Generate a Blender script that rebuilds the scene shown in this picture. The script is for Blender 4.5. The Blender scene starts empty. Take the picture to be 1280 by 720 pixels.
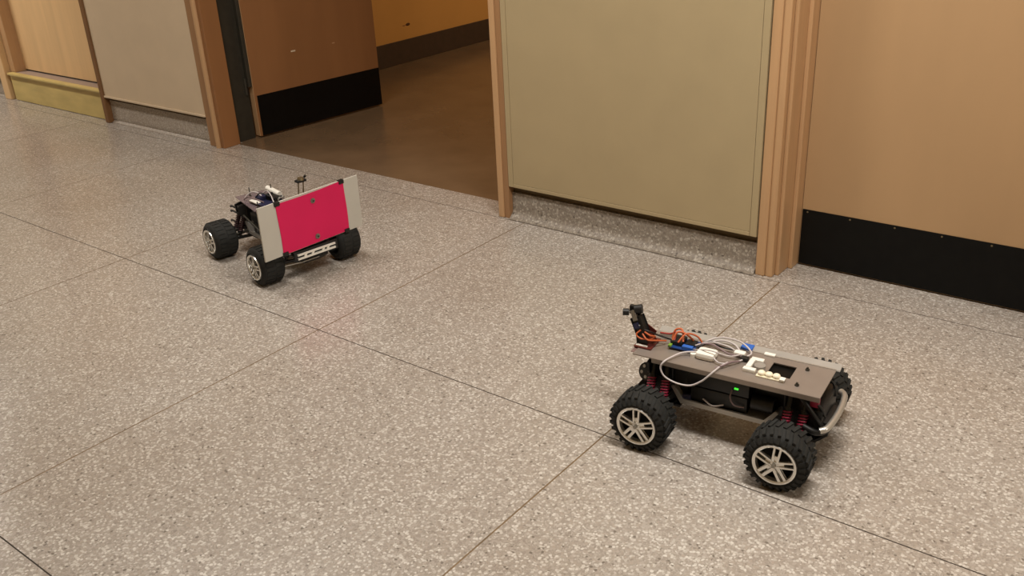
import bpy, bmesh, math, random
from mathutils import Vector, Matrix
random.seed(7)
scene = bpy.context.scene
C = scene.collection

# ------------------------------------------------------------------ camera
YAW, PITCH, ROLL, FPX = -0.6756095, 0.4346023, -0.0500349, 1176.675
fwd = Vector((math.sin(YAW)*math.cos(PITCH), math.cos(YAW)*math.cos(PITCH), -math.sin(PITCH)))
rgt = Vector((math.cos(YAW), -math.sin(YAW), 0)); upv = rgt.cross(fwd)
r2 = math.cos(ROLL)*rgt + math.sin(ROLL)*upv
u2 = -math.sin(ROLL)*rgt + math.cos(ROLL)*upv
cam_d = bpy.data.cameras.new('camera'); cam = bpy.data.objects.new('camera', cam_d); C.objects.link(cam)
m = Matrix((r2, u2, -fwd)).transposed().to_4x4(); m.translation = (0, 0, 1.5)
cam.matrix_world = m
cam_d.sensor_width = 36; cam_d.lens = FPX/1280*36; cam_d.clip_start = 0.05
scene.camera = cam

# ------------------------------------------------------------------ light
w = bpy.data.worlds.new('world'); scene.world = w; w.use_nodes = True
w.node_tree.nodes['Background'].inputs[0].default_value = (0.9, 0.8, 0.65, 1)
w.node_tree.nodes['Background'].inputs[1].default_value = 0.02
def area(name, loc, sx, sy, watt, col, rot=(0, 0, 0)):
    l = bpy.data.lights.new(name, 'AREA'); l.shape = 'RECTANGLE'; l.size = sx; l.size_y = sy
    l.energy = watt; l.color = col
    o = bpy.data.objects.new(name, l); C.objects.link(o); o.location = loc; o.rotation_euler = rot
    return o
WARM = (1.0, 0.945, 0.875)
for lx, e in ((-7.7, 66), (-3.2, 42), (-.6, 68), (2.6, 42)):
    area('ceiling_lamp', (lx, 1.85, 2.66), 1.2, 0.3, e, WARM)
area('room_lamp', (-3.4, 6.6, 2.66), 1.2, 0.3, 42, (1.0, 0.75, 0.45))
vs = scene.view_settings
vs.view_transform = 'Standard'; vs.look = 'None'; vs.exposure = 0.0; vs.gamma = 1.0; vs.use_curve_mapping = False

# ------------------------------------------------------------------ materials
def lin(c):
    return tuple(((v/255)/12.92 if v/255 <= .04045 else ((v/255+.055)/1.055)**2.4) for v in c) + (1,)
def mat(name, rgb, rough=.5, metal=0.0, var=0.0, vscale=20, emit=0.0, alpha=1.0, trans=0.0, stretch=None, coat=0.0, spec=.5):
    mt = bpy.data.materials.new(name); mt.use_nodes = True
    nt = mt.node_tree; b = nt.nodes['Principled BSDF']
    b.inputs['Roughness'].default_value = rough; b.inputs['Metallic'].default_value = metal
    b.inputs['Base Color'].default_value = lin(rgb); b.inputs['Alpha'].default_value = alpha
    b.inputs['Transmission Weight'].default_value = trans; b.inputs['Coat Weight'].default_value = coat
    b.inputs['Specular IOR Level'].default_value = spec
    if emit:
        b.inputs['Emission Color'].default_value = lin(rgb); b.inputs['Emission Strength'].default_value = emit
    if var:
        tc = nt.nodes.new('ShaderNodeTexCoord'); mp = nt.nodes.new('ShaderNodeMapping')
        if stretch: mp.inputs['Scale'].default_value = stretch
        nz = nt.nodes.new('ShaderNodeTexNoise'); nz.inputs['Scale'].default_value = vscale; nz.inputs['Detail'].default_value = 5
        nt.links.new(tc.outputs['Object'], mp.inputs[0]); nt.links.new(mp.outputs[0], nz.inputs['Vector'])
        cr = nt.nodes.new('ShaderNodeValToRGB')
        l = lin(rgb)
        cr.color_ramp.elements[0].position = .3; cr.color_ramp.elements[1].position = .7
        cr.color_ramp.elements[0].color = tuple(max(0, v*(1-var)) for v in l[:3])+(1,)
        cr.color_ramp.elements[1].color = tuple(min(1, v*(1+var)) for v in l[:3])+(1,)
        nt.links.new(nz.outputs[0], cr.inputs[0]); nt.links.new(cr.outputs[0], b.inputs['Base Color'])
    return mt
def terrazzo(name, tint=(1, 1, 1), rough=.26, scale=105, contrast=1.0):
    mt = bpy.data.materials.new(name); mt.use_nodes = True
    nt = mt.node_tree; N = nt.nodes.new; K = nt.links.new; b = nt.nodes['Principled BSDF']
    g = N('ShaderNodeNewGeometry')
    nd = N('ShaderNodeTexNoise'); nd.inputs['Scale'].default_value = 60; nd.inputs['Detail'].default_value = 2
    K(g.outputs['Position'], nd.inputs['Vector'])
    dm = N('ShaderNodeMixRGB'); dm.blend_type = 'ADD'; dm.inputs[0].default_value = .008
    K(g.outputs['Position'], dm.inputs[1]); K(nd.outputs['Color'], dm.inputs[2])
    v1 = N('ShaderNodeTexVoronoi'); v1.inputs['Scale'].default_value = scale; v1.inputs['Randomness'].default_value = 1
    K(dm.outputs[0], v1.inputs['Vector'])
    sp = N('ShaderNodeSeparateColor'); K(v1.outputs['Color'], sp.inputs[0])
    cr = N('ShaderNodeValToRGB'); cr.color_ramp.interpolation = 'CONSTANT'
    cols = [(0, (112, 102, 92)), (.018, (154, 143, 132)), (.16, (172, 162, 151)), (.34, (162, 151, 139)), (.50, (188, 179, 168)), (.64, (168, 156, 143)), (.74, (204, 196, 185)), (.88, (218, 211, 201)), (.975, (142, 131, 120))]
    e = cr.color_ramp.elements
    while len(e) < len(cols): e.new(.5)
    mean = (172, 162, 151)
    for el, (p, c) in zip(e, cols):
        el.position = p
        c = [mm+(cc-mm)*contrast for cc, mm in zip(c, mean)]
        el.color = tuple(v*t for v, t in zip(lin(c)[:3], tint))+(1,)
    K(sp.outputs[0], cr.inputs[0])
    # matrix between chips
    v2 = N('ShaderNodeTexVoronoi'); v2.inputs['Scale'].default_value = scale*2.6; K(g.outputs['Position'], v2.inputs['Vector'])
    sp2 = N('ShaderNodeSeparateColor'); K(v2.outputs['Color'], sp2.inputs[0])
    cr2 = N('ShaderNodeValToRGB')
    lo, hi = lin((144, 133, 122)), lin((182, 173, 162))
    cr2.color_ramp.elements[0].color = tuple(v*t for v, t in zip(lo[:3], tint))+(1,)
    cr2.color_ramp.elements[1].color = tuple(v*t for v, t in zip(hi[:3], tint))+(1,)
    K(sp2.outputs[1], cr2.inputs[0])
    th = N('ShaderNodeMath'); th.operation = 'GREATER_THAN'; th.inputs[1].default_value = .58
    K(v1.outputs['Distance'], th.inputs[0])
    mx = N('ShaderNodeMixRGB'); K(th.outputs[0], mx.inputs[0]); K(cr.outputs[0], mx.inputs[1]); K(cr2.outputs[0], mx.inputs[2])
    # broad wear
    n3 = N('ShaderNodeTexNoise'); n3.inputs['Scale'].default_value = 1.7; n3.inputs['Detail'].default_value = 3; K(g.outputs['Position'], n3.inputs['Vector'])
    cr3 = N('ShaderNodeValToRGB'); cr3.color_ramp.elements[0].position = .3; cr3.color_ramp.elements[1].position = .7
    cr3.color_ramp.elements[0].color = (.90, .87, .84, 1); cr3.color_ramp.elements[1].color = (1, 1, 1, 1); K(n3.outputs[0], cr3.inputs[0])
    ml = N('ShaderNodeMixRGB'); ml.blend_type = 'MULTIPLY'; ml.inputs[0].default_value = 1; K(mx.outputs[0], ml.inputs[1]); K(cr3.outputs[0], ml.inputs[2])
    K(ml.outputs[0], b.inputs['Base Color'])
    rr = N('ShaderNodeMapRange'); rr.inputs['To Min'].default_value = rough-.08; rr.inputs['To Max'].default_value = rough+.1
    K(n3.outputs[0], rr.inputs['Value']); K(rr.outputs[0], b.inputs['Roughness'])
    b.inputs['Specular IOR Level'].default_value = .5
    return mt
M = {}
M['terrazzo'] = terrazzo("terrazzo", (.93, .955, .985), .22, 140, .82)
M['cove'] = terrazzo('terrazzo_cove_shaded', (.62, .61, .58), .5, 105, .9)  # darker tint carries the shade on the middle cove
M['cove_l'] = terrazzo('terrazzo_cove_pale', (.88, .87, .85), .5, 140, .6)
M['joint'] = mat('joint_dark', (62, 50, 38), .8, var=.15, vscale=30)
M['strip_dark'] = mat('divider_dark', (46, 34, 24), .7, 0, var=.2, vscale=15)
M['strip_brass'] = mat('divider_brass', (112, 90, 62), .6, 0, var=.25, vscale=12)
M['panel'] = mat('wall_panel_paint', (166, 148, 113), .6, var=.03, vscale=6)
M['panel_l'] = mat('wall_panel_paint_grey', (204, 184, 156), .6, var=.03, vscale=6)
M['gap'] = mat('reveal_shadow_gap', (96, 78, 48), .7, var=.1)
M['wood'] = mat('tan_wood', (184, 146, 106), .45, var=.06, vscale=9, stretch=(6, 6, .35))
M['wood_m'] = mat('brown_casing_wood', (152, 114, 78), .45, var=.06, vscale=9, stretch=(6, 6, .35))
M['wood_r'] = mat('tan_door_veneer', (172, 139, 101), .5, var=.05, vscale=3, stretch=(1.5, 1.5, .3))
M['wood_door'] = mat('dimmed_door_veneer', (142, 98, 60), .5, var=.06, vscale=4, stretch=(2, 2, .3))  # same wood as the tan door, dim light put into the colour
M['wood_l'] = mat('honey_wood', (220, 184, 136), .45, var=.07, vscale=5, stretch=(3, 3, .25))
M['wood_dark'] = mat('dark_wood', (120, 84, 50), .5, var=.1, vscale=8)
M['riser'] = mat('olive_varnished_wood', (198, 176, 112), .4, var=.12, vscale=9, stretch=(.6, 1, 2))
M['sill'] = mat('sill_grey', (158, 138, 124), .5, var=.06)
M['kick'] = mat('black_kick_plate', (9, 9, 8), .45, var=.3, vscale=25, spec=.2)
M['steel_dark'] = mat('dark_frame_steel', (52, 48, 38), .6, .2, var=.15)
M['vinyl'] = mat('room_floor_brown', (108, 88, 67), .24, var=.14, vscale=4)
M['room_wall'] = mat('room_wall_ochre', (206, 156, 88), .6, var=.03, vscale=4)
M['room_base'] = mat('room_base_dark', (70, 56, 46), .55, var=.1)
M['ceil'] = mat('ceiling_white', (226, 216, 196), .8, var=.03, vscale=5)
M['scuff'] = mat('pale_scuff', (214, 196, 170), .7, var=.05)
M['scuff_d'] = mat('dark_scuff', (84, 52, 22), .7, var=.05)
# vehicle materials
M['rubber'] = mat('tire_rubber', (36, 36, 34), .75, var=.2, vscale=60, spec=.3)
M['black'] = mat('black_plastic', (20, 20, 20), .45, var=.2, vscale=40)
M['chrome'] = mat('chrome_rim', (235, 234, 230), .24, .78, var=.04)
M['alu'] = mat('grey_aluminium', (176, 172, 166), .42, .55, var=.06, vscale=18)
M['alu2'] = mat('deck_aluminium', (150, 139, 130), .38, .45, var=.06, vscale=14)
M['silver'] = mat('satin_silver', (196, 192, 184), .35, .7, var=.04)
M['red'] = mat('red_spring', (146, 34, 62), .4, var=.1, vscale=50)
M['dark_spring'] = mat('dark_spring', (52, 22, 24), .45, var=.1)
M['white'] = mat('white_plastic', (232, 228, 218), .45, var=.03)
M['cream'] = mat('cream_plastic', (236, 226, 200), .45, var=.04)
M['wire_w'] = mat('grey_white_wire', (190, 182, 180), .5, var=.04)
M['wire_p'] = mat('mauve_wire', (128, 108, 110), .5, var=.05)
M['wire_o'] = mat('orange_wire', (186, 92, 48), .5, var=.06)
M['wire_k'] = mat('black_wire', (24, 22, 22), .5, var=.1)
M['wire_r'] = mat('red_wire', (150, 44, 30), .5, var=.06)
M['blue'] = mat('blue_board', (30, 62, 120), .4, var=.15, vscale=80)
M['navy'] = mat('navy_plastic', (36, 38, 66), .4, var=.1)
M['tape'] = mat('blue_tape', (38, 92, 176), .6, var=.05)
M['green'] = mat('green_led', (70, 220, 60), .4, emit=1.2)
M['maroon'] = mat('maroon_bracket', (92, 34, 26), .4, var=.1)
M['pink'] = mat('magenta_paper', (216, 15, 86), .65, var=.03, vscale=8)
M['board'] = mat('grey_foam_board', (192, 188, 178), .7, var=.03, vscale=12)
M['acrylic'] = mat('smoked_acrylic', (128, 112, 116), .2, var=.03, alpha=.62)
M['steel'] = mat('steel_bolt', (150, 146, 138), .35, .8, var=.05)
M['brass'] = mat('brass_cap', (126, 112, 86), .35, .6, var=.05)
M['mauve'] = mat('mauve_plate', (126, 102, 96), .5, .2, var=.06)
M['glass'] = mat('lens_glass', (16, 18, 26), .08, coat=1.0, var=.05)

# ------------------------------------------------------------------ mesh helpers
class MB:
    def __init__(s): s.bm = bmesh.new()
    def box(s, x0, x1, y0, y1, z0, z1, bev=0.0):
        r = bmesh.ops.create_cube(s.bm, size=1)
        for v in r['verts']:
            v.co = Vector(((x0+x1)/2+v.co.x*(x1-x0), (y0+y1)/2+v.co.y*(y1-y0), (z0+z1)/2+v.co.z*(z1-z0)))
        if bev:
            es = list({e for v in r['verts'] for e in v.link_edges})
            bmesh.ops.bevel(s.bm, geom=es, offset=bev, segments=2, affect='EDGES', profile=.6)
        return s
    def bar(s, a, b, wd, ht, bev=0.0, up=(0, 0, 1)):
        """box from a to b, wd across, ht along up"""
        a, b = Vector(a), Vector(b); d = b-a; L = d.length; d.normalize()
        u = Vector(up)
        if abs(d.dot(u)) > .98: u = Vector((0, 1, 0))
        sd = d.cross(u).normalized(); u = sd.cross(d)
        r = bmesh.ops.create_cube(s.bm, size=1); mid = (a+b)/2
        for v in r['verts']:
            c = v.co.copy(); v.co = mid + d*c.x*L + sd*c.y*wd + u*c.z*ht
        if bev:
            es = list({e for v in r['verts'] for e in v.link_edges})
            bmesh.ops.bevel(s.bm, geom=es, offset=bev, segments=2, affect='EDGES')
        return s
    def cyl(s, a, b, r1, r2=None, n=16):
        a, b = Vector(a), Vector(b); r2 = r1 if r2 is None else r2
        d = (b-a).normalized(); t = Vector((0, 0, 1)) if abs(d.z) < .9 else Vector((1, 0, 0))
        e1 = d.cross(t).normalized(); e2 = d.cross(e1)
        ra = [s.bm.verts.new(a+(e1*math.cos(2*math.pi*i/n)+e2*math.sin(2*math.pi*i/n))*r1) for i in range(n)]
        rb = [s.bm.verts.new(b+(e1*math.cos(2*math.pi*i/n)+e2*math.sin(2*math.pi*i/n))*r2) for i in range(n)]
        for i in range(n):
            j = (i+1) % n; s.bm.faces.new((ra[i], ra[j], rb[j], rb[i]))
        s.bm.faces.new(ra[::-1]); s.bm.faces.new(rb)
        return s
    def tube(s, pts, r, n=8, sub=6, smooth=True):
        P = [Vector(p) for p in pts]
        if smooth and len(P) > 2:
            Q = []
            for i in range(len(P)-1):
                p0, p1, p2, p3 = P[max(i-1, 0)], P[i], P[i+1], P[min(i+2, len(P)-1)]
                for k in range(sub):
                    t = k/sub
                    Q.append(.5*((2*p1)+(p2-p0)*t+(2*p0-5*p1+4*p2-p3)*t*t+(3*p1-p0-3*p2+p3)*t**3))
            Q.append(P[-1]); P = Q
        rings = []; prev = None
        for i, c in enumerate(P):
            d = (P[min(i+1, len(P)-1)]-P[max(i-1, 0)])
            d = d.normalized() if d.length > 1e-9 else Vector((1, 0, 0))
            if prev is None:
                t = Vector((0, 0, 1)) if abs(d.z) < .9 else Vector((1, 0, 0)); e = d.cross(t).normalized()
            else:
                e = prev-d*prev.dot(d)
                e = e.normalized() if e.length > 1e-6 else d.cross(Vector((0, 0, 1))).normalized()
            prev = e; f = d.cross(e)
            rings.append([s.bm.verts.new(c+(e*math.cos(2*math.pi*k/n)+f*math.sin(2*math.pi*k/n))*r) for k in range(n)])
        for a, b in zip(rings, rings[1:]):
            for k in range(n):
                j = (k+1) % n; s.bm.faces.new((a[k], a[j], b[j], b[k]))
        s.bm.faces.new(rings[0][::-1]); s.bm.faces.new(rings[-1])
        return s
    def lathe(s, prof, n=32, closed=False):
        """prof: (t along y, radius); axis Y"""
        rings = []
        for t, r in prof:
            if r < 1e-6: rings.append([s.bm.verts.new((0, t, 0))])
            else: rings.append([s.bm.verts.new((r*math.cos(2*math.pi*k/n), t, r*math.sin(2*math.pi*k/n))) for k in range(n)])
        pr = list(zip(rings, rings[1:]))
        if closed: pr.append((rings[-1], rings[0]))
        for a, b in pr:
            for k in range(n):
                j = (k+1) % n
                if len(a) == 1 and len(b) == 1: continue
                if len(a) == 1: s.bm.faces.new((a[0], b[j], b[k]))
                elif len(b) == 1: s.bm.faces.new((a[k], a[j], b[0]))
                else: s.bm.faces.new((a[k], a[j], b[j], b[k]))
        return s
    def prism(s, poly, axis, a, b):
        """extrude a 2D polygon along axis ('x','y','z') from a to b; poly gives the other two coords in order"""
        def P(p, t):
            return {'x': (t, p[0], p[1]), 'y': (p[0], t, p[1]), 'z': (p[0], p[1], t)}[axis]
        va = [s.bm.verts.new(P(p, a)) for p in poly]; vb = [s.bm.verts.new(P(p, b)) for p in poly]
        n = len(poly)
        s.bm.faces.new(va[::-1]); s.bm.faces.new(vb)
        for i in range(n):
            j = (i+1) % n; s.bm.faces.new((va[i], va[j], vb[j], vb[i]))
        return s
    def sphere(s, c, r, sc=(1, 1, 1), n=14):
        q = bmesh.ops.create_uvsphere(s.bm, u_segments=n, v_segments=n//2+1, radius=r)
        for v in q['verts']: v.co = Vector((c[0]+v.co.x*sc[0], c[1]+v.co.y*sc[1], c[2]+v.co.z*sc[2]))
        return s
    def mesh(s, name, material, smooth=None):
        bmesh.ops.recalc_face_normals(s.bm, faces=s.bm.faces[:])
        me = bpy.data.meshes.new(name); s.bm.to_mesh(me); s.bm.free()
        me.materials.append(M[material] if isinstance(material, str) else material)
        if smooth:
            me.shade_smooth() if hasattr(me, 'shade_smooth') else None
            try: me.set_sharp_from_angle(angle=math.radians(smooth))
            except Exception: pass
        return me
    def build(s, name, material, parent=None, smooth=None, loc=None, rot=None):
        me = s.mesh(name, material, smooth)
        return link(name, me, parent, loc, rot)
def link(name, me, parent=None, loc=None, rot=None):
    o = bpy.data.objects.new(name, me); C.objects.link(o)
    if parent: o.parent = parent
    if loc: o.location = loc
    if rot: o.rotation_euler = rot
    return o
def struct(o, label=None, cat=None):
    o['kind'] = 'structure'
    if label: o['label'] = label
    if cat: o['category'] = cat
    return o

# ------------------------------------------------------------------ the setting: floor
XL = [-8.51+1.2135*k for k in range(0, 11)]
ML = [-9.70, -8.47, -7.255, -6.04, -4.825, -3.608, -2.3906, -1.2025, .012, 1.226, 2.44, 3.65]
LL = [-1.0, -.545, .666, 1.881, 3.092]
fl = struct(MB().box(-9.72, 3.67, -1.02, 3.30, -.06, -.006).build('floor', 'joint'), 'speckled terrazzo corridor floor divided into large squares', 'floor')
gx, gy = .0024, .0019
for i in range(len(ML)-1):
    for j in range(len(LL)-1):
        MB().box(ML[i]+gx, ML[i+1]-gx, LL[j]+gy, LL[j+1]-gy, -.006, 0).build('terrazzo_slab', 'terrazzo', fl)
for a, b, yy in ((-9.70, -4.64, 3.299), (-4.64, -2.51, 3.262), (-2.51, 3.65, 3.299)):
    MB().box(a+.0001, b-.0001, LL[-1]+gy, yy, -.006, 0).build('threshold_slab', 'terrazzo', fl)
for y in LL[1:]:
    MB().box(-9.7, 3.65, y-gy, y+gy, -.006, -.0006).build('divider_strip', 'strip_dark', fl)
for x in ML[1:-1]:
    for a, b in zip(LL, LL[1:]):
        MB().box(x-gx, x+gx, a+gy, b-gy, -.006, -.0005).build('divider_strip', 'strip_brass', fl)
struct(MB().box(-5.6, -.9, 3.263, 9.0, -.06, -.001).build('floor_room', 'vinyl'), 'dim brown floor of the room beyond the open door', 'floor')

# ------------------------------------------------------------------ walls of the corridor
def wall(name, box, mt, label):
    return struct(MB().box(*box).build(name, mt), label, 'wall')
CZ = 2.72
struct(MB().box(-9.72, 3.67, -1.02, 3.3, CZ, CZ+.06).build('ceiling', 'ceil'), 'pale corridor ceiling', 'ceiling')
wall('wall_rear', (-9.72, 3.67, -1.08, -1.02, -.06, CZ), 'panel', 'beige wall behind the viewer')
wall('wall_end_left', (-9.8, -9.72, -1.08, 3.4, -.06, CZ), 'panel', 'beige wall at the far left end of the corridor')
wall('wall_end_right', (3.67, 3.75, -1.08, 3.4, -.06, CZ), 'panel', 'beige wall at the right end of the corridor')
COVE = lambda yf, yo, top: [(yf+.06, 0.0), (yo, 0.0), (yo, .003), (yo+.008, .006), (yo+.018, .014), (yf-.003, .028), (yf, .045), (yf, top), (yf+.06, top)]
# middle panel between the two doors
wm = wall('wall_middle', (-2.478, -1.312, 3.112, 3.30, .152, CZ), 'panel', 'beige framed wall panel between the open doorway and the tan door')
MB().box(-2.478, -2.452, 3.104, 3.112, .152, CZ, .002).build('panel_frame', 'panel', wm)
MB().box(-1.338, -1.312, 3.104, 3.112, .152, CZ, .002).build('panel_frame', 'panel', wm)
MB().box(-2.451, -1.339, 3.104, 3.112, .152, .168, .002).build('panel_frame', 'panel', wm)
MB().box(-2.4505, -1.3395, 3.1055, 3.112, .1695, CZ).build('panel_board', 'panel', wm)
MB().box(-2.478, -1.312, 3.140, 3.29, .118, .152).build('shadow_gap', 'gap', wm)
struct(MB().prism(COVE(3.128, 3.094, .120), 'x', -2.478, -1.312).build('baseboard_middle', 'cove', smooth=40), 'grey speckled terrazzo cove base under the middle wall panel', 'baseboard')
# left panel between closet and open doorway
wl = wall('wall_left', (-5.83, -4.755, 3.160, 3.38, .170, CZ), 'panel_l', 'beige wall panel between the raised closet door and the open doorway')
MB().box(-5.83, -4.755, 3.152, 3.160, .170, .182, .002).build('panel_frame', 'panel_l', wl)
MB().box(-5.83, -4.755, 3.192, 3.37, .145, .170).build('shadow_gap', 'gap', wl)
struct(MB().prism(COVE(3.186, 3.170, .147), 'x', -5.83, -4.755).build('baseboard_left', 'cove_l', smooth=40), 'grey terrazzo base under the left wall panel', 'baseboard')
wall('wall_far_left', (-9.72, -7.275, 3.17, 3.38, .15, CZ), 'panel_l', 'beige wall left of the raised closet door')
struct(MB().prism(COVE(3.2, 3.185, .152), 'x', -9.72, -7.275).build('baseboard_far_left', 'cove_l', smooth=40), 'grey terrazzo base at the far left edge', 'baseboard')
# headers above the openings
wall('wall_header_left', (-7.275, -5.83, 3.18, 3.38, 2.15, CZ), 'panel_l', 'wall above the closet door')
wall('wall_header_middle', (-4.755, -2.478, 3.13, 3.38, 2.15, CZ), 'panel', 'wall above the open doorway')
wall('wall_right', (-1.312, 3.67, 3.30, 3.40, -.06, CZ), 'panel', 'wall carrying the tan door on the right')
wall('wall_header_right', (-1.312, -.20, 3.12, 3.30, 2.15, CZ), 'panel', 'wall above the tan door')
wall('wall_far_right', (-.20, 3.67, 3.11, 3.30, .0, CZ), 'panel', 'beige wall right of the tan door')

# ---- raised closet at the far left
cl = struct(MB().box(-7.14, -5.872, 3.190, 3.215, .004, .186).build('trim_closet_riser', 'riser'), 'olive varnished riser board under the raised closet door', 'trim')
MB().box(-7.14, -5.872, 3.168, 3.215, .186, .203, .006).build('nosing', 'riser', cl)
MB().box(-7.14, -5.872, 3.215, 3.36, .15, .200).build('sill_board', 'sill', cl)
d3 = struct(MB().box(-7.10, -5.872, 3.292, 3.335, .212, 2.14).build('door_3', 'wood_l'), 'honey coloured closet door raised on a sill at the far left', 'door')
MB().box(-7.10, -5.872, 3.30, 3.33, .2, .212).build('door_gap', 'black', d3)
struct(MB().box(-7.27, -7.18, 3.172, 3.36, .0, 2.15, .006).build('trim_closet_jamb', 'wood_l'), 'honey wood jamb left of the closet door', 'trim')
MB().box(-7.18, -7.10, 3.215, 3.36, .2, 2.15, .004).build('jamb_stop', 'wood', bpy.data.objects['trim_closet_jamb'])
struct(MB().box(-5.872, -5.832, 3.150, 3.37, .0, 2.15, .005).build('trim_closet_casing', 'wood_dark'), 'narrow dark wood edge between closet door and left wall panel', 'trim')

# ---- open double doorway
cs = struct(MB().box(-4.755, -4.69, 3.156, 3.30, 0, 2.15, .006).build('trim_doorway_left', 'wood_m'), 'brown wood frame left of the open doorway', 'trim')
MB().cyl((-4.672, 3.158, 0), (-4.672, 3.158, 2.15), .017, n=14).build('edge_bead', 'wood', cs, 60)
MB().box(-4.69, -4.655, 3.150, 3.27, 0, 2.15, .004).build('casing_return', 'wood', cs)
MB().box(-4.655, -4.622, 3.158, 3.272, 0, 2.15, .003).build('jamb_face', 'wood_door', cs)
MB().box(-4.755, -4.655, 3.272, 3.41, 0, 2.15).build('hinge_rebate', 'steel_dark', cs)
for z in (.26, 1.1, 1.9):
    MB().cyl((-4.652, 3.395, z), (-4.652, 3.395, z+.1), .009).build('hinge', 'steel_dark', cs, 60)
d1 = bpy.data.objects.new('door_1', None); C.objects.link(d1); d1.location = (-4.62, 3.425, .008); d1.rotation_euler = (0, 0, -math.atan2(.1, .932))
struct(d1, 'wooden door leaf, darkened for dim light, standing open into the dim room', 'door')
MB().box(-.05, 0, 0, .938, 0, 2.1, .002).build('leaf', 'wood_door', d1)
MB().box(-.047, -.004, -.003, .001, .002, 2.1).build('edge_lipping', 'wood', d1)
MB().box(0, .0025, .014, .936, .002, .243).build('kick_plate', 'kick', d1)
MB().box(-.0001, .0008, .290, .322, .452, .461, .0003).build('scuff', 'scuff', d1)
MB().box(-.0001, .0008, .595, .615, .452, .459, .0003).build('scuff', 'wood', d1)
MB().box(-.05, -.002, -.028, -.0035, .30, 2.1, .004).build('edge_seal', 'steel_dark', d1)
cr_ = struct(MB().box(-2.538, -2.508, 3.098, 3.37, 0, 2.15, .006).build('trim_doorway_right', 'wood'), 'tan wood frame right of the open doorway', 'trim')
MB().box(-2.508, -2.479, 3.104, 3.37, 0, 2.15, .004).build('casing_step', 'wood_m', cr_)
struct(MB().box(-4.655, -2.538, 3.14, 3.37, 2.1, 2.15).build('trim_doorway_head', 'wood'), 'tan wood head of the open doorway', 'trim')

# ---- right door
c2 = struct(MB().box(-1.308, -1.272, 3.108, 3.30, 0, 2.15, .005).build('trim_door_frame', 'wood'), 'tan wood frame beside the door with black kick plate', 'trim')
MB().box(-1.272, -1.244, 3.114, 3.30, 0, 2.15, .004).build('casing_step', 'wood', c2)
MB().box(-1.244, -1.229, 3.140, 3.30, 0, 2.15, .005).build('jamb_face', 'wood', c2)
MB().box(-1.229, -1.213, 3.226, 3.30, 0, 2.15, .004).build('door_stop', 'wood', c2)
d2 = struct(MB().box(-1.211, -.29, 3.284, 3.299, .006, 2.14).build('door_2', 'wood_r'), 'closed tan door with black kick plate on the right', 'door')
MB().box(-1.209, -.292, 3.2815, 3.284, .008, .228).build('kick_plate', 'kick', d2)
for i in range(6):
    MB().cyl((-1.19+i*.16, 3.2803, .219), (-1.19+i*.16, 3.2816, .219), .0035, n=8).build('screw', 'brass', d2)
struct(MB().box(-.29, -.20, 3.108, 3.30, 0, 2.15, .008).build('trim_door_frame_right', 'wood'), 'tan wood frame at the far side of the right door', 'trim')

# ---- room beyond
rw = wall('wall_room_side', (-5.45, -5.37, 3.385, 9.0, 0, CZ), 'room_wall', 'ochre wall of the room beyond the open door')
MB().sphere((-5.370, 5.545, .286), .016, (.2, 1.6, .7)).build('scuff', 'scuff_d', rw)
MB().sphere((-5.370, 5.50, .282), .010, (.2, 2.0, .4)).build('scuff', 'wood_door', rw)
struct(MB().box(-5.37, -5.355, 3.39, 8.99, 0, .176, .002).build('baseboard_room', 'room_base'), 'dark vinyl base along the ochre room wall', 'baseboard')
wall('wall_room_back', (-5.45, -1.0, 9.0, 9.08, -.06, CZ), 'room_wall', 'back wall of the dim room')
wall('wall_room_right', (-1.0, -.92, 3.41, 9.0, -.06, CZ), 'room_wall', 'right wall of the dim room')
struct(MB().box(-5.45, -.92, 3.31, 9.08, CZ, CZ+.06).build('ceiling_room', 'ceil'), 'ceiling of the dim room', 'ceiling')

# ------------------------------------------------------------------ vehicles
def rotz(p, a): return (p[0]*math.cos(a)-p[1]*math.sin(a), p[0]*math.sin(a)+p[1]*math.cos(a))
def tire_mesh(name, r, wd, rimr, lugs):
    b = MB(); h = wd/2; k = .003 if lugs else .002
    rr = r-k
    b.lathe([(-h+.034, 0), (-h+.034, rimr-.006), (-h+.006, rimr-.004), (-h+.001, rimr+.003), (-h-.001, rimr+.010), (-h+.001, rr-.016),
             (-h+.006, rr-.006), (-h+.014, rr-.001), (0, rr), (h-.014, rr-.001), (h-.006, rr-.006), (h, rr-.016), (h, rimr), (h-.02, rimr-.006), (h-.02, 0)], 40)
    n = 26
    for i in range(n):
        for s in (-1, 1):
            a = 2*math.pi*(i+(.25 if s > 0 else -.25))/n
            if lugs:
                # slanted bar lug running from the tread centre over the shoulder
                d = Vector((math.cos(a), 0, math.sin(a))); d2 = Vector((math.cos(a+.11), 0, math.sin(a+.11)))
                b.bar(d2*(rr+.0012)+Vector((0, s*.003, 0)), d*(rr+.0008)+Vector((0, s*(h-.008), 0)), .0085, k*1.7, 0, up=d)
                b.bar(d*(rr-.004)+Vector((0, s*(h-.006), 0)), d*(rr-.018)+Vector((0, s*(h+.0005), 0)), .0085, .005, 0, up=d)
            else:
                d = Vector((math.cos(a), 0, math.sin(a)))
                b.bar(d*(rr)+Vector((0, s*.004, 0)), d*(rr-.0005)+Vector((0, s*(h-.014), 0)), .013, k*1.5, 0, up=d)
    return b.mesh(name, 'rubber', 35)
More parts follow.
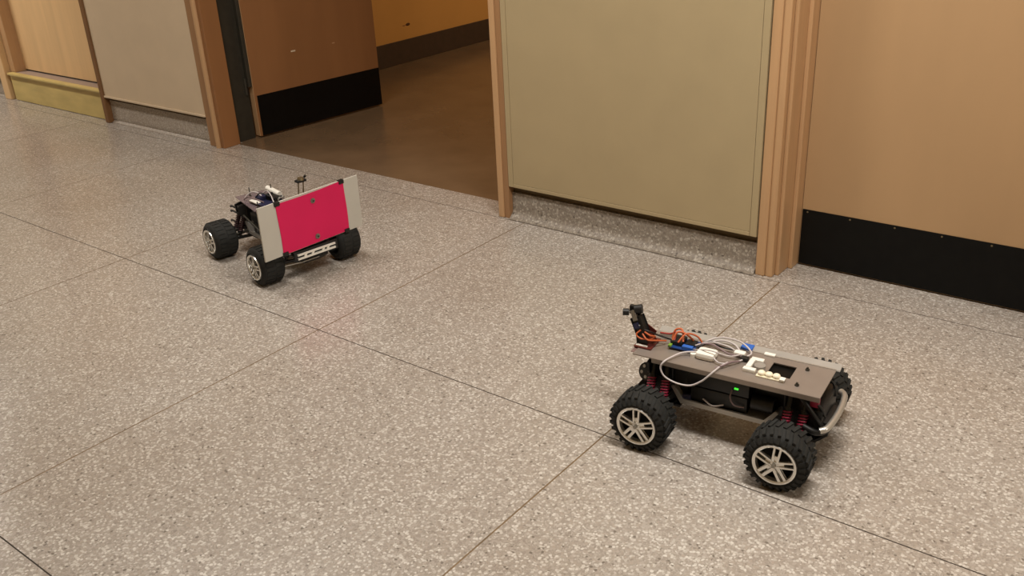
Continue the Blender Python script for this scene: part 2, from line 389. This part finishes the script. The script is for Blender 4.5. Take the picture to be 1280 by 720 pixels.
def rim_mesh(name, wd, rimr, r):
    b = MB(); h = wd/2
    b.lathe([(-h+.004, rimr+.003), (-h-.003, rimr+.001), (-h-.0035, rimr-.003), (-h-.001, rimr-.0065), (-h+.010, rimr-.009), (-h+.010, rimr-.004)], 40, closed=True)
    for i in range(5):
        a = 2*math.pi*i/5+math.pi/2; er = Vector((math.cos(a), 0, math.sin(a))); et = Vector((-math.sin(a), 0, math.cos(a)))
        for q in (-1, 1):
            p0 = er*.006+et*q*.0062+Vector((0, -h+.001, 0)); p1 = er*(rimr-.005)+et*q*.0078+Vector((0, -h+.003, 0))
            b.bar(p0, p1, .0056, .008, .001, up=(0, 1, 0))
        b.bar(er*.008+Vector((0, -h+.003, 0)), er*.024+Vector((0, -h+.005, 0)), .010, .006, .001, up=(0, 1, 0))
    b.lathe([(-h-.002, 0), (-h-.002, .010), (-h, .0125), (-h+.012, .0135), (-h+.012, 0)], 20)
    return b.mesh(name, 'chrome', 35)
def truck(O, heading, wb, r, wd, rimr, lugs, spring, steer):
    T = bpy.data.objects.new('radio_control_truck', None); C.objects.link(T)
    T.location = (O[0], O[1], 0); T.rotation_euler = (0, 0, heading)
    tm = tire_mesh('tire', r, wd, rimr, lugs); rm = rim_mesh('rim', wd, rimr, r)
    nb = MB().cyl((0, -wd/2-.009, 0), (0, -wd/2-.001, 0), .0055, n=6).mesh('wheel_nut', 'steel')
    tw = .225
    for sx in (-1, 1):
        for sy in (-1, 1):
            yc = sy*(tw-wd/2); st = steer if sx > 0 else 0
            t = link('tire', tm, T, (sx*wb/2, yc, r), (0, (0.0 if sx < 0 else .12)*(-sy), (0 if sy < 0 else math.pi)+st))
            t.rotation_mode = 'ZYX' if False else 'XYZ'
            link('rim', rm, t); link('wheel_nut', nb, t)
            x0 = sx*wb/2; yi = sy*(tw-wd+.012)
            # arms
            for z0, z1, k in ((.068, .066, 'lower'), (.112, .100, 'upper')):
                b = MB()
                for o in (-.034, .034):
                    b.bar((x0+o, sy*.032, z0), (x0+o*.25, yi, z1), .010, .008, .001)
                b.bar((x0-.02, sy*(.032+.5*(abs(yi)-.032)), (z0+z1)/2), (x0+.02, sy*(.032+.5*(abs(yi)-.032)), (z0+z1)/2), .008, .006)
                b.build('suspension_arm', 'black', T)
            MB().cyl((x0, sy*.03, r), (x0, sy*(tw-wd+.03), r), .006, n=12).build('drive_shaft', 'steel', T, 40)
            MB().box(x0-.014, x0+.014, min(yi, yi+sy*.02), max(yi, yi+sy*.02), .052, .112, .003).build('hub_carrier', 'black', T)
            for o in (-.020, .021):
                top = Vector((x0+o+sx*.004, sy*.050, .186)); bot = Vector((x0+o, sy*.104, .072)); d = (top-bot)
                L = d.length; d.normalize()
                s = MB().cyl(bot, bot+d*L*.38, .0035, n=10).cyl(bot+d*L*.36, top, .0075, n=14).cyl(bot+d*L*.14, bot+d*L*.18, .0105, n=14).cyl(bot+d*L*.68, bot+d*L*.74, .0105, n=14)
                s.sphere(bot, .006).sphere(top, .006)
                so = s.build('shock', 'black', T, 40)
                e1 = d.cross(Vector((1, 0, 0))).normalized(); e2 = d.cross(e1)
                turns = 8; P = []
                for q in range(turns*10+1):
                    a = 2*math.pi*q/10; h = .18+.5*q/(turns*10)
                    P.append(bot+d*L*h+(e1*math.cos(a)+e2*math.sin(a))*.0105)
                MB().tube(P, .0024, 6, smooth=False).build('spring', spring, so, 60)
    for sx in (-1, 1):
        x0 = sx*wb/2
        # gearbox, shock tower, skid plate
        MB().box(x0-.040, x0+.040, -.032, .032, .055, .135, .010).build('gearbox', 'black', T, 40)
        tb = MB().prism([(-.03, .10), (.03, .10), (.072, .165), (.075, .196), (.045, .202), (.028, .186), (-.028, .186), (-.045, .202), (-.075, .196), (-.072, .165)], 'x', x0+sx*.030, x0+sx*.037)
        tb.build('shock_tower', 'black', T)
        MB().prism([(x0-sx*.05, .052), (x0+sx*.052, .052), (x0+sx*.082, .082), (x0+sx*.082, .090), (x0+sx*.050, .060), (x0-sx*.05, .060)], 'y', -.038, .038).build('skid_plate', 'black', T)
        for sy in (-1, 1):
            MB().cyl((x0-sx*.03, sy*.052, .13), (x0-sx*.03, sy*.052, .217), .0042, n=10).build('standoff', 'black', T, 40)
            MB().tube([(x0+sx*.03, sy*.02, .10), (x0+sx*.02, sy*.12, .094)], .003, smooth=False).build('tie_rod', 'steel', T)
    # chassis tray
    pr = [(-.148, .134), (-.120, .094), (.118, .094), (.146, .130), (.143, .134), (.115, .100), (-.117, .100), (-.144, .137)]
    ch = MB().prism(pr, 'y', -.074, .074).build('chassis_tray', 'alu', T)
    for sy in (-1, 1):
        y = sy*.074
        MB().prism([(-.151, .140), (-.122, .092), (.120, .092), (.149, .136), (.140, .140), (.112, .106), (-.115, .106), (-.142, .143)], 'y', y-.003, y+.003).build('side_rail', 'alu', ch)
    for sy in (-1, 1):
        MB().box(-.098, .062, sy*.042-.024, sy*.042+.024, .102, .150, .006).build('battery_pack', 'black', T, 40)
    MB().cyl((.070, -.045, .135), (.130, -.045, .135), .022, n=24).build('motor', 'black', T, 40)
    MB().box(-.11, .065, -.066, .066, .152, .189, .004).build('speed_controller', 'black', T, 40)
    for a, b in ((-.155, -.060), (.06, .15)): MB().box(a, b, -.016, .016, .060, .094, .006).build('transmission_case', 'black', T, 40)
    return T

# ============ truck with aluminium deck (right)
T1 = truck((-.925, 2.104), math.radians(6), .376, .083, .092, .055, True, 'red', 0.0)
T1['label'] = 'radio control truck with flat grey metal deck carrying boards, wires and a leaning sensor mast'
T1['category'] = 'toy truck'
DZ = .220
dk = MB()
xs = [-.262, .096, .158, .252]; ys = [-.089, -.030, .036, .068]
for i in range(3):
    for j in range(3):
        if (i, j) != (1, 1): dk.box(xs[i], xs[i+1], ys[j], ys[j+1], DZ-.003, DZ)
dk.box(-.205, .252, -.0905, -.0885, DZ-.014, DZ)
deck = dk.build('deck_plate', 'alu2', T1)
MB().prism([(.068, DZ-.003), (.070, DZ), (.094, DZ+.006), (.095, DZ+.003)], 'x', -.252, .262).build('rear_flange', 'alu', deck)
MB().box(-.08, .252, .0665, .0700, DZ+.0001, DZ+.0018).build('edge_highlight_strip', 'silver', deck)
MB().box(-.275, -.205, -.075, .045, DZ-.0045, DZ-.0031).build('tail_plate', 'mauve', deck)
MB().box(.080, .172, -.040, .060, .196, .210).build('receiver_box', 'kick', T1)
MB().box(-.15, .078, -.070, .060, .190, .2165, .004).build('electronics_tray', 'black', T1)
for x, y in ((.186, .034), (.184, -.055)):
    MB().cyl((x, y, DZ), (x, y, DZ+.004), .006, n=6).cyl((x, y, DZ+.003), (x, y, DZ+.009), .003, n=8).build('bolt', 'steel_dark', deck, 40)
# circuit board with shield
cb = MB().box(-.186, -.112, -.022, .040, DZ+.006, DZ+.009).build('circuit_board', 'blue', T1)
for x, y in ((-.182, -.018), (-.116, -.018), (-.182, .036), (-.116, .036)):
    MB().cyl((x, y, DZ), (x, y, DZ+.006), .003, n=8).build('standoff', 'brass', cb)
MB().box(-.184, -.150, -.010, .034, DZ+.009, DZ+.022, .002).build('shield_header', 'black', cb)
MB().box(-.146, -.116, -.020, -.006, DZ+.009, DZ+.018, .001).build('blue_terminal', 'tape', cb)
MB().box(-.146, -.118, .002, .032, DZ+.009, DZ+.016, .001).build('chip', 'black', cb)
MB().box(-.185, -.176, -.024, -.012, DZ+.009, DZ+.015, .001).build('green_terminal', mat('green_terminal', (120, 160, 50), .5, var=.05), cb)
def wire(pts, mt, r=.0022, nm='wire'):
    return MB().tube(pts, r, 8).build(nm, mt, T1, 60)
z = DZ
wire([(-.19, .02, z+.012), (-.185, .03, z+.036), (-.165, .03, z+.040), (-.15, .0, z+.020)], 'wire_o', .0030)
wire([(-.18, -.005, z+.018), (-.172, .012, z+.040), (-.150, .020, z+.036), (-.13, .028, z+.016)], 'wire_o', .0030)
wire([(-.16, -.012, z+.022), (-.145, .01, z+.042), (-.12, .03, z+.030), (-.10, .03, z+.006)], 'wire_o', .0026)
wire([(-.175, -.002, z+.020), (-.18, .02, z+.034), (-.20, .03, z+.02), (-.225, .015, z+.025)], 'wire_r', .0026)
# the grey-white loop hanging over the near edge
wire([(-.06, .0, z+.012), (-.100, -.020, z+.012), (-.135, -.040, z+.010), (-.152, -.070, z+.008), (-.166, -.098, z+.002), (-.172, -.104, z-.016), (-.158, -.106, z-.038), (-.123, -.106, z-.049),
      (-.085, -.106, z-.046), (-.055, -.104, z-.026), (-.038, -.100, z-.008), (-.026, -.088, z+.005), (-.02, -.06, z+.006), (-.01, -.03, z+.006)], 'wire_w', .0026)
wire([(-.118, .01, z+.012), (-.08, .03, z+.022), (-.03, .03, z+.020), (.0, .026, z+.010)], 'wire_w', .0022)
wire([(-.10, .045, z+.006), (-.06, .060, z+.018), (-.02, .055, z+.016), (.006, .03, z+.008)], 'wire_w', .0026)
wire([(-.055, -.03, z+.016), (-.03, -.045, z+.008), (.0, -.03, z+.006), (.02, .0, z+.006)], 'wire_w', .0022)
wire([(-.115, .02, z+.012), (-.07, .012, z+.026), (-.02, .0, z+.016), (.012, .015, z+.008)], 'wire_p', .0024)
wire([(-.03, -.07, z+.004), (-.012, -.055, z+.010), (.0, -.035, z+.012), (.016, -.01, z+.006)], 'wire_p', .0024)
wire([(-.11, .03, z+.010), (-.085, .045, z+.016), (-.055, .035, z+.012), (-.02, .04, z+.008)], 'wire_k', .0024)
wire([(-.112, .0, z+.010), (-.095, .015, z+.018), (-.085, .04, z+.010)], 'wire_k', .0028)
wire([(-.11, .035, z+.008), (-.07, .070, z+.020), (-.01, .068, z+.022), (.03, .045, z+.010), (.026, .02, z+.008)], 'wire_w', .0024)
wire([(-.115, -.01, z+.010), (-.06, -.03, z+.030), (-.01, -.02, z+.020), (.012, .02, z+.012)], 'wire_w', .0019)
# white rounded box and its lug
wbx = MB().box(-.100, -.046, -.042, .003, z, z+.021, .0098).build('white_pump_box', 'white', T1, 50)
MB().cyl((-.108, -.030, z), (-.108, -.030, z+.010), .008, n=14).build('lug', 'white', wbx, 50)
# inline connector
cn = MB().box(-.010, .020, .015, .034, z+.004, z+.016, .003).build('wire_connector', 'white', T1)
MB().box(.014, .034, .000, .018, z+.001, z+.012, .003).build('plug', 'black', cn)
# white bracket (C shape)
br = MB().box(.036, .070, -.047, -.032, z, z+.010, .002).box(.040, .054, -.034, .012, z, z+.012, .002).box(.040, .074, .010, .026, z, z+.010, .002)
br.build('white_bracket', 'white', T1, 40)
MB().cyl((.072, -.010, z), (.072, -.010, z+.009), .015, n=20).build('round_pad', 'alu', T1, 40)
# cream terminal row on a strip
ts = MB().box(.076, .150, -.058, -.036, z, z+.004, .001).build('terminal_strip', 'cream', T1)
for x in (.088, .108, .128):
    MB().sphere((x, -.046, z+.008), .0105, (1, 1, .75)).build('terminal_cap', 'cream', ts, 60)
MB().box(.138, .152, -.060, -.044, z+.004, z+.009, .001).build('end_tab', 'white', ts)
MB().box(-.008, .024, .066, .094, z+.0015, z+.0068).build('blue_tape_patch', 'tape', deck)
MB().box(.060, .090, .060, .074, z+.0002, z+.006, .002).build('white_clip', 'white', deck)
MB().box(-.238, -.20, .045, .053, z+.0002, z+.012, .002).build('pale_tab', 'silver', deck)
# sensor mast
sm = MB().bar((-.250, -.052, z+.002), (-.250, .018, z+.002), .050, .004, .001, up=(0, 0, 1)).build('mast_bracket', 'maroon', T1)
MB().bar((-.262, -.030, z+.003), (-.232, -.010, z+.026), .034, .0025, up=(0, 1, 0)).bar((-.232, -.010, z+.026), (-.262, -.005, z+.040), .034, .0025, up=(0, 1, 0)).build('folded_strap', 'maroon', sm)
MB().box(-.272, -.238, -.048, -.040, z+.0035, z+.0065).build('paper_tag', 'white', sm)
MB().bar((-.258, -.024, z+.004), (-.262, -.020, z+.034), .020, .026, .003, up=(1, 0, 0)).build('pan_servo', 'black', sm)
MB().bar((-.256, -.024, z+.026), (-.282, -.016, z+.076), .024, .026, .003, up=(1, 0, 0)).build('tilt_servo', 'black', sm)
MB().bar((-.272, -.034, z+.052), (-.279, -.032, z+.064), .010, .012, .001, up=(1, 0, 0)).build('servo_label', 'navy', sm)
MB().bar((-.266, -.032, z+.058), (-.276, -.031, z+.060), .006, .004, up=(0, 0, 1)).build('servo_screw_plate', 'silver', sm)
MB().bar((-.280, -.018, z+.072), (-.291, -.014, z+.096), .030, .010, .002, up=(1, 0, 0)).build('head_plate', 'steel', sm)
MB().cyl((-.304, -.024, z+.090), (-.320, -.030, z+.090), .010, n=18).build('sensor_eye', 'black', sm, 40)
MB().cyl((-.268, -.014, z+.104), (-.288, -.020, z+.100), .013, n=18).build('sensor_eye', 'black', sm, 40)
MB().box(-.306, -.276, -.018, -.006, z+.082, z+.108, .002).build('sensor_board', 'black', sm)
for pts in ([(-.250, -.036, z+.045), (-.232, -.04, z+.040), (-.225, -.02, z+.028), (-.245, -.03, z+.016)],
            [(-.255, -.040, z+.040), (-.238, -.046, z+.028), (-.222, -.03, z+.022), (-.20, .0, z+.012)],
            [(-.262, -.036, z+.048), (-.272, -.044, z+.036), (-.256, -.044, z+.026), (-.228, -.035, z+.028)]):
    MB().tube(pts, .0024, 8).build('wire', 'wire_o', sm, 60)
MB().tube([(-.252, -.034, z+.050), (-.236, -.030, z+.046), (-.222, -.010, z+.030), (-.19, .01, z+.014)], .0026, 8).build('wire', 'wire_k', sm, 60)
# led, capacitor, blue plug under the deck
MB().box(.025, .036, -.0700, -.0665, .173, .177).build('status_led', 'green', T1)
MB().cyl((-.118, -.066, .110), (-.096, -.066, .113), .008, n=14).build('blue_plug', 'navy', T1, 40)
MB().tube([(.02, -.07, .17), (.018, -.078, .150), (.03, -.078, .130), (.055, -.070, .125)], .0022, 8).build('wire', 'wire_p', T1, 60)
MB().tube([(-.06, -.07, .12), (-.03, -.08, .112), (.0, -.075, .120)], .0022, 8).build('wire', 'wire_w', T1, 60)
# round perforated cover at the tail
dn = Vector((-.25, -.90, .35)).normalized(); c0 = Vector((-.232, -.062, .157))
pc = MB().cyl(c0-dn*.008, c0, .026, n=24).build('perforated_cover', 'black', T1, 40)
e1 = dn.cross(Vector((0, 0, 1))).normalized(); e2 = dn.cross(e1)
for k in range(5):
    a = 2*math.pi*k/5+.4; c = c0+(e1*math.cos(a)+e2*math.sin(a))*.016
    MB().cyl(c-dn*.001, c+dn*.0008, .0048, n=10).build('cover_hole', 'alu', pc)
MB().box(-.175, -.112, -.050, .050, .100, .214, .004).build('rear_case', 'black', T1, 40)
MB().box(.068, .165, -.030, .060, .100, .196, .004).build('front_case', 'black', T1, 40)
MB().box(.222, .258, -.068, .085, .100, .170, .008).build('bumper_core', 'black', T1, 40)
MB().box(.222, .246, -.070, -.048, .176, .200, .004).build('red_servo_saver', 'red', T1, 40)
MB().tube([(.20, -.07, .20), (.235, -.078, .165), (.262, -.07, .125)], .006, 8).build('front_strut', 'black', T1, 60)
# front bumper
MB().tube([(.262, -.100, .132), (.276, -.088, .136), (.282, -.05, .138), (.284, .0, .138), (.282, .05, .138), (.276, .09, .137), (.262, .112, .134)], .0085, 10).build('bumper', 'silver', T1, 60)
MB().box(.205, .272, -.050, .050, .112, .128, .005).build('bumper_mount', 'black', T1, 40)
MB().tube([(.215, -.085, .125), (.25, -.08, .112), (.268, -.04, .106), (.270, .04, .106), (.25, .08, .112), (.215, .085, .125)], .009, 10).build('bumper_foam', 'black', T1, 60)
MB().tube([(.215, -.06, .19), (.248, -.066, .182), (.262, -.055, .15)], .004, 8).build('bumper_stay', 'black', T1, 60)
MB().tube([(.215, .06, .19), (.248, .066, .182), (.262, .055, .15)], .004, 8).build('bumper_stay', 'black', T1, 60)

# ============ truck with pink board (left)
T2 = truck((-3.032, 2.263), math.radians(-11), .392, .079, .100, .050, False, 'dark_spring', math.radians(1))
chassis_parts = set(T2.children)
T2['label'] = 'radio control truck with a pink sheet on a grey board across its front'
T2['category'] = 'toy truck'
z = DZ
pl = MB().prism([(-.245, -.046), (-.225, .080), (.235, .080), (.235, -.085), (-.02, -.085)], 'z', z-.003, z).build('deck_plate', 'acrylic', T2)
# board, its own frame: x along the board, z up
A = Vector((-2.769, 1.981)); B = Vector((-2.736, 2.456)); a_w = math.atan2((B-A).y, (B-A).x)
body = Matrix.Translation((-3.04, 2.265, 0)) @ Matrix.Rotation(math.radians(-8.6), 4, 'Z')   # the deck sits slightly skewed on the chassis
inv = body.inverted(); pl0 = inv @ Vector((A.x, A.y, .135)); brz = a_w+math.radians(8.6)
bd = MB().box(0, .476, 0, .006, 0, .214).build('front_board', 'board', T2, loc=pl0, rot=(0, 0, brz))
# slightly wavy paper sheet
pk = MB(); nx, nz = 16, 8; g = []
for k, yy in enumerate((-.0012, -.0020)):
    for i in range(nx+1):
        for j in range(nz+1):
            u, v = i/nx, j/nz
            top = .206+.006*u+.003*math.sin(u*math.pi)*-1
            x = .081+(.404-.081)*u+.002*math.sin(v*5)
            bulge = .0022*math.sin(u*math.pi)*abs(math.sin(v*math.pi*1.5))
            g.append(pk.bm.verts.new((x, yy-bulge, .002+top*v)))
n1 = (nx+1)*(nz+1); ix = lambda k, i, j: g[k*n1+i*(nz+1)+j]
for i in range(nx):
    for j in range(nz):
        pk.bm.faces.new((ix(0, i, j), ix(0, i, j+1), ix(0, i+1, j+1), ix(0, i+1, j)))
        pk.bm.faces.new((ix(1, i, j), ix(1, i+1, j), ix(1, i+1, j+1), ix(1, i, j+1)))
for i in range(nx):
    for j in (0, nz): pk.bm.faces.new((ix(0, i, j), ix(0, i+1, j), ix(1, i+1, j), ix(1, i, j)))
for j in range(nz):
    for i in (0, nx): pk.bm.faces.new((ix(0, i, j), ix(0, i, j+1), ix(1, i, j+1), ix(1, i, j)))
pk.build('pink_sheet', 'pink', bd, 60)
for x, zz in ((.085, .208), (.392, .210), (.091, .004), (.392, .004)):
    MB().box(x-.012, x+.012, -.0065, .009, zz-.008, zz+.008, .002).build('clip', 'black', bd)
for zz in (.175, .028):
    MB().cyl((.246, -.006, zz), (.246, -.002, zz), .0105, n=20).cyl((.246, -.010, zz), (.246, -.006, zz), .006, n=6).build('bolt', 'steel', bd, 40)
    MB().cyl((.246, -.0108, zz), (.246, -.0098, zz), .0035, n=10).build('bolt_recess', 'black', bd)
MB().box(.276, .282, -.04, .02, .12, .21).build('board_bracket', 'black', T2)
MB().bar((.20, -.03, .205), (.279, -.03, .190), .02, .006).bar((.20, .02, .205), (.279, .015, .190), .02, .006).build('bracket_arm', 'black', T2)
# ladder bumper
lb = MB()
y0, y1, xb = -.098, .074, .302
for zz in (.0985, .1145): lb.bar((xb, y0, zz), (xb, y1, zz), .006, .0058, .001)
for yy in (-.068, -.034, .014, .036):
    lb.bar((xb, yy, .0985), (xb, yy+.008, .1145), .005, .009)
lb.build('ladder_bumper', 'white', T2)
MB().box(.21, .292, -.085, .070, .088, .104, .005).build('bumper_mount', 'black', T2, 40)
MB().box(.292, .298, -.11, .09, .086, .128, .003).build('bumper_back_plate', 'black', T2, 40)
MB().tube([(.285, -.15, .082), (.292, -.08, .078), (.294, .0, .078)], .0026, smooth=False).build('steering_rod', 'steel', T2)
MB().prism([(.15, .050), (.25, .050), (.288, .074), (.288, .086), (.15, .07)], 'y', -.045, .045).build('front_skid', 'black', T2)
# rear body posts and forks
for q in (-1, 1): MB().bar((-.165, q*.040, .12), (-.172, q*.058, .200), .016, .036, .004).build('rear_tower', 'black', T2)
for y, zz in ((-.058, .180), (-.060, .160), (-.066, .118)):
    MB().tube([(-.19, y+.01, zz-.012), (-.225, y, zz-.004), (-.262, y-.004, zz), (-.268, y-.004, zz-.006)], .0042, 8).build('fork', 'black', T2, 60)
MB().tube([(-.15, -.070, .165), (.02, -.085, .130), (.14, -.10, .100)], .004, 8).build('brace', 'steel_dark', T2, 60)
# electronics on the smoked plate
for (x, y), h in (((-.196, -.002), .040), ((-.118, .058), .055), ((-.07, .066), .030), ((-.03, -.06), .03)):
    MB().cyl((x, y, z), (x, y, z+h), .0022, n=8).cyl((x, y, z), (x, y, z+.005), .006, n=6).build('post', 'steel_dark', T2, 40)
MB().cyl((-.152, .060, z+.030), (-.058, .062, z+.022), .0125, n=18).build('white_tube', 'white', T2, 50)
cbd = MB().box(-.13, -.02, -.045, .030, z+.006, z+.009).build('circuit_board', 'navy', T2)
MB().box(-.120, -.085, -.020, .025, z+.009, z+.024, .003).build('blue_module', 'navy', cbd)
MB().box(-.12, -.06, -.05, -.028, z+.009, z+.014, .002).build('white_connector_row', 'white', cbd)
cmr = MB().bar((-.080, .026, z+.018), (-.022, .034, z+.016), .024, .018, .005).build('camera_body', 'black', T2, 50)
MB().cyl((-.022, .036, z+.018), (-.010, .036, z+.016), .011, n=20).build('lens_ring', 'silver', cmr, 40)
MB().cyl((-.011, .036, z+.016), (-.0085, .036, z+.0155), .0085, n=20).build('lens', 'glass', cmr, 40)
MB().cyl((-.024, .052, z+.022), (-.016, .053, z+.020), .008, n=16).build('ring_light', 'silver', cmr, 40)
for pts, mt in (([(-.19, -.03, z+.004), (-.17, -.01, z+.026), (-.13, .0, z+.030), (-.09, .0, z+.018)], 'wire_w'),
                ([(-.17, -.045, z+.004), (-.14, -.04, z+.022), (-.10, -.03, z+.018), (-.05, -.02, z+.012)], 'wire_p'),
                ([(-.12, -.02, z+.012), (-.09, -.01, z+.040), (-.05, .01, z+.030), (-.03, .03, z+.010)], 'wire_k'),
                ([(-.15, .02, z+.006), (-.11, .03, z+.034), (-.06, .02, z+.032), (.0, .0, z+.008)], 'wire_w')):
    MB().tube(pts, .0026, 8).build('wire', mt, T2, 60)
# twin-post mast behind the board
mp = MB().box(.085, .125, .045, .085, z, z+.006, .001).build('mast_base', 'black', T2)
for y in (.055, .075):
    MB().cyl((.098+(y-.055)*.2, y, z+.005), (.120+(y-.055)*.2, y, z+.118), .0028, n=10).build('mast_post', 'brass', mp, 40)
MB().box(.108, .134, .044, .086, z+.114, z+.124, .003).build('mast_head', 'black', mp)
MB().cyl((.121, .066, z+.122), (.121, .066, z+.132), .015, .012, n=18).build('mast_cap', 'brass', mp, 40)
MB().cyl((.124, .082, z+.130), (.130, .086, z+.138), .005, n=12).build('mast_sensor', 'black', mp, 40)

K = (Matrix.Translation((-3.032, 2.263, 0)) @ Matrix.Rotation(math.radians(-11), 4, 'Z')).inverted() @ body
for o in T2.children:
    if o not in chassis_parts: o.matrix_basis = K @ o.matrix_basis
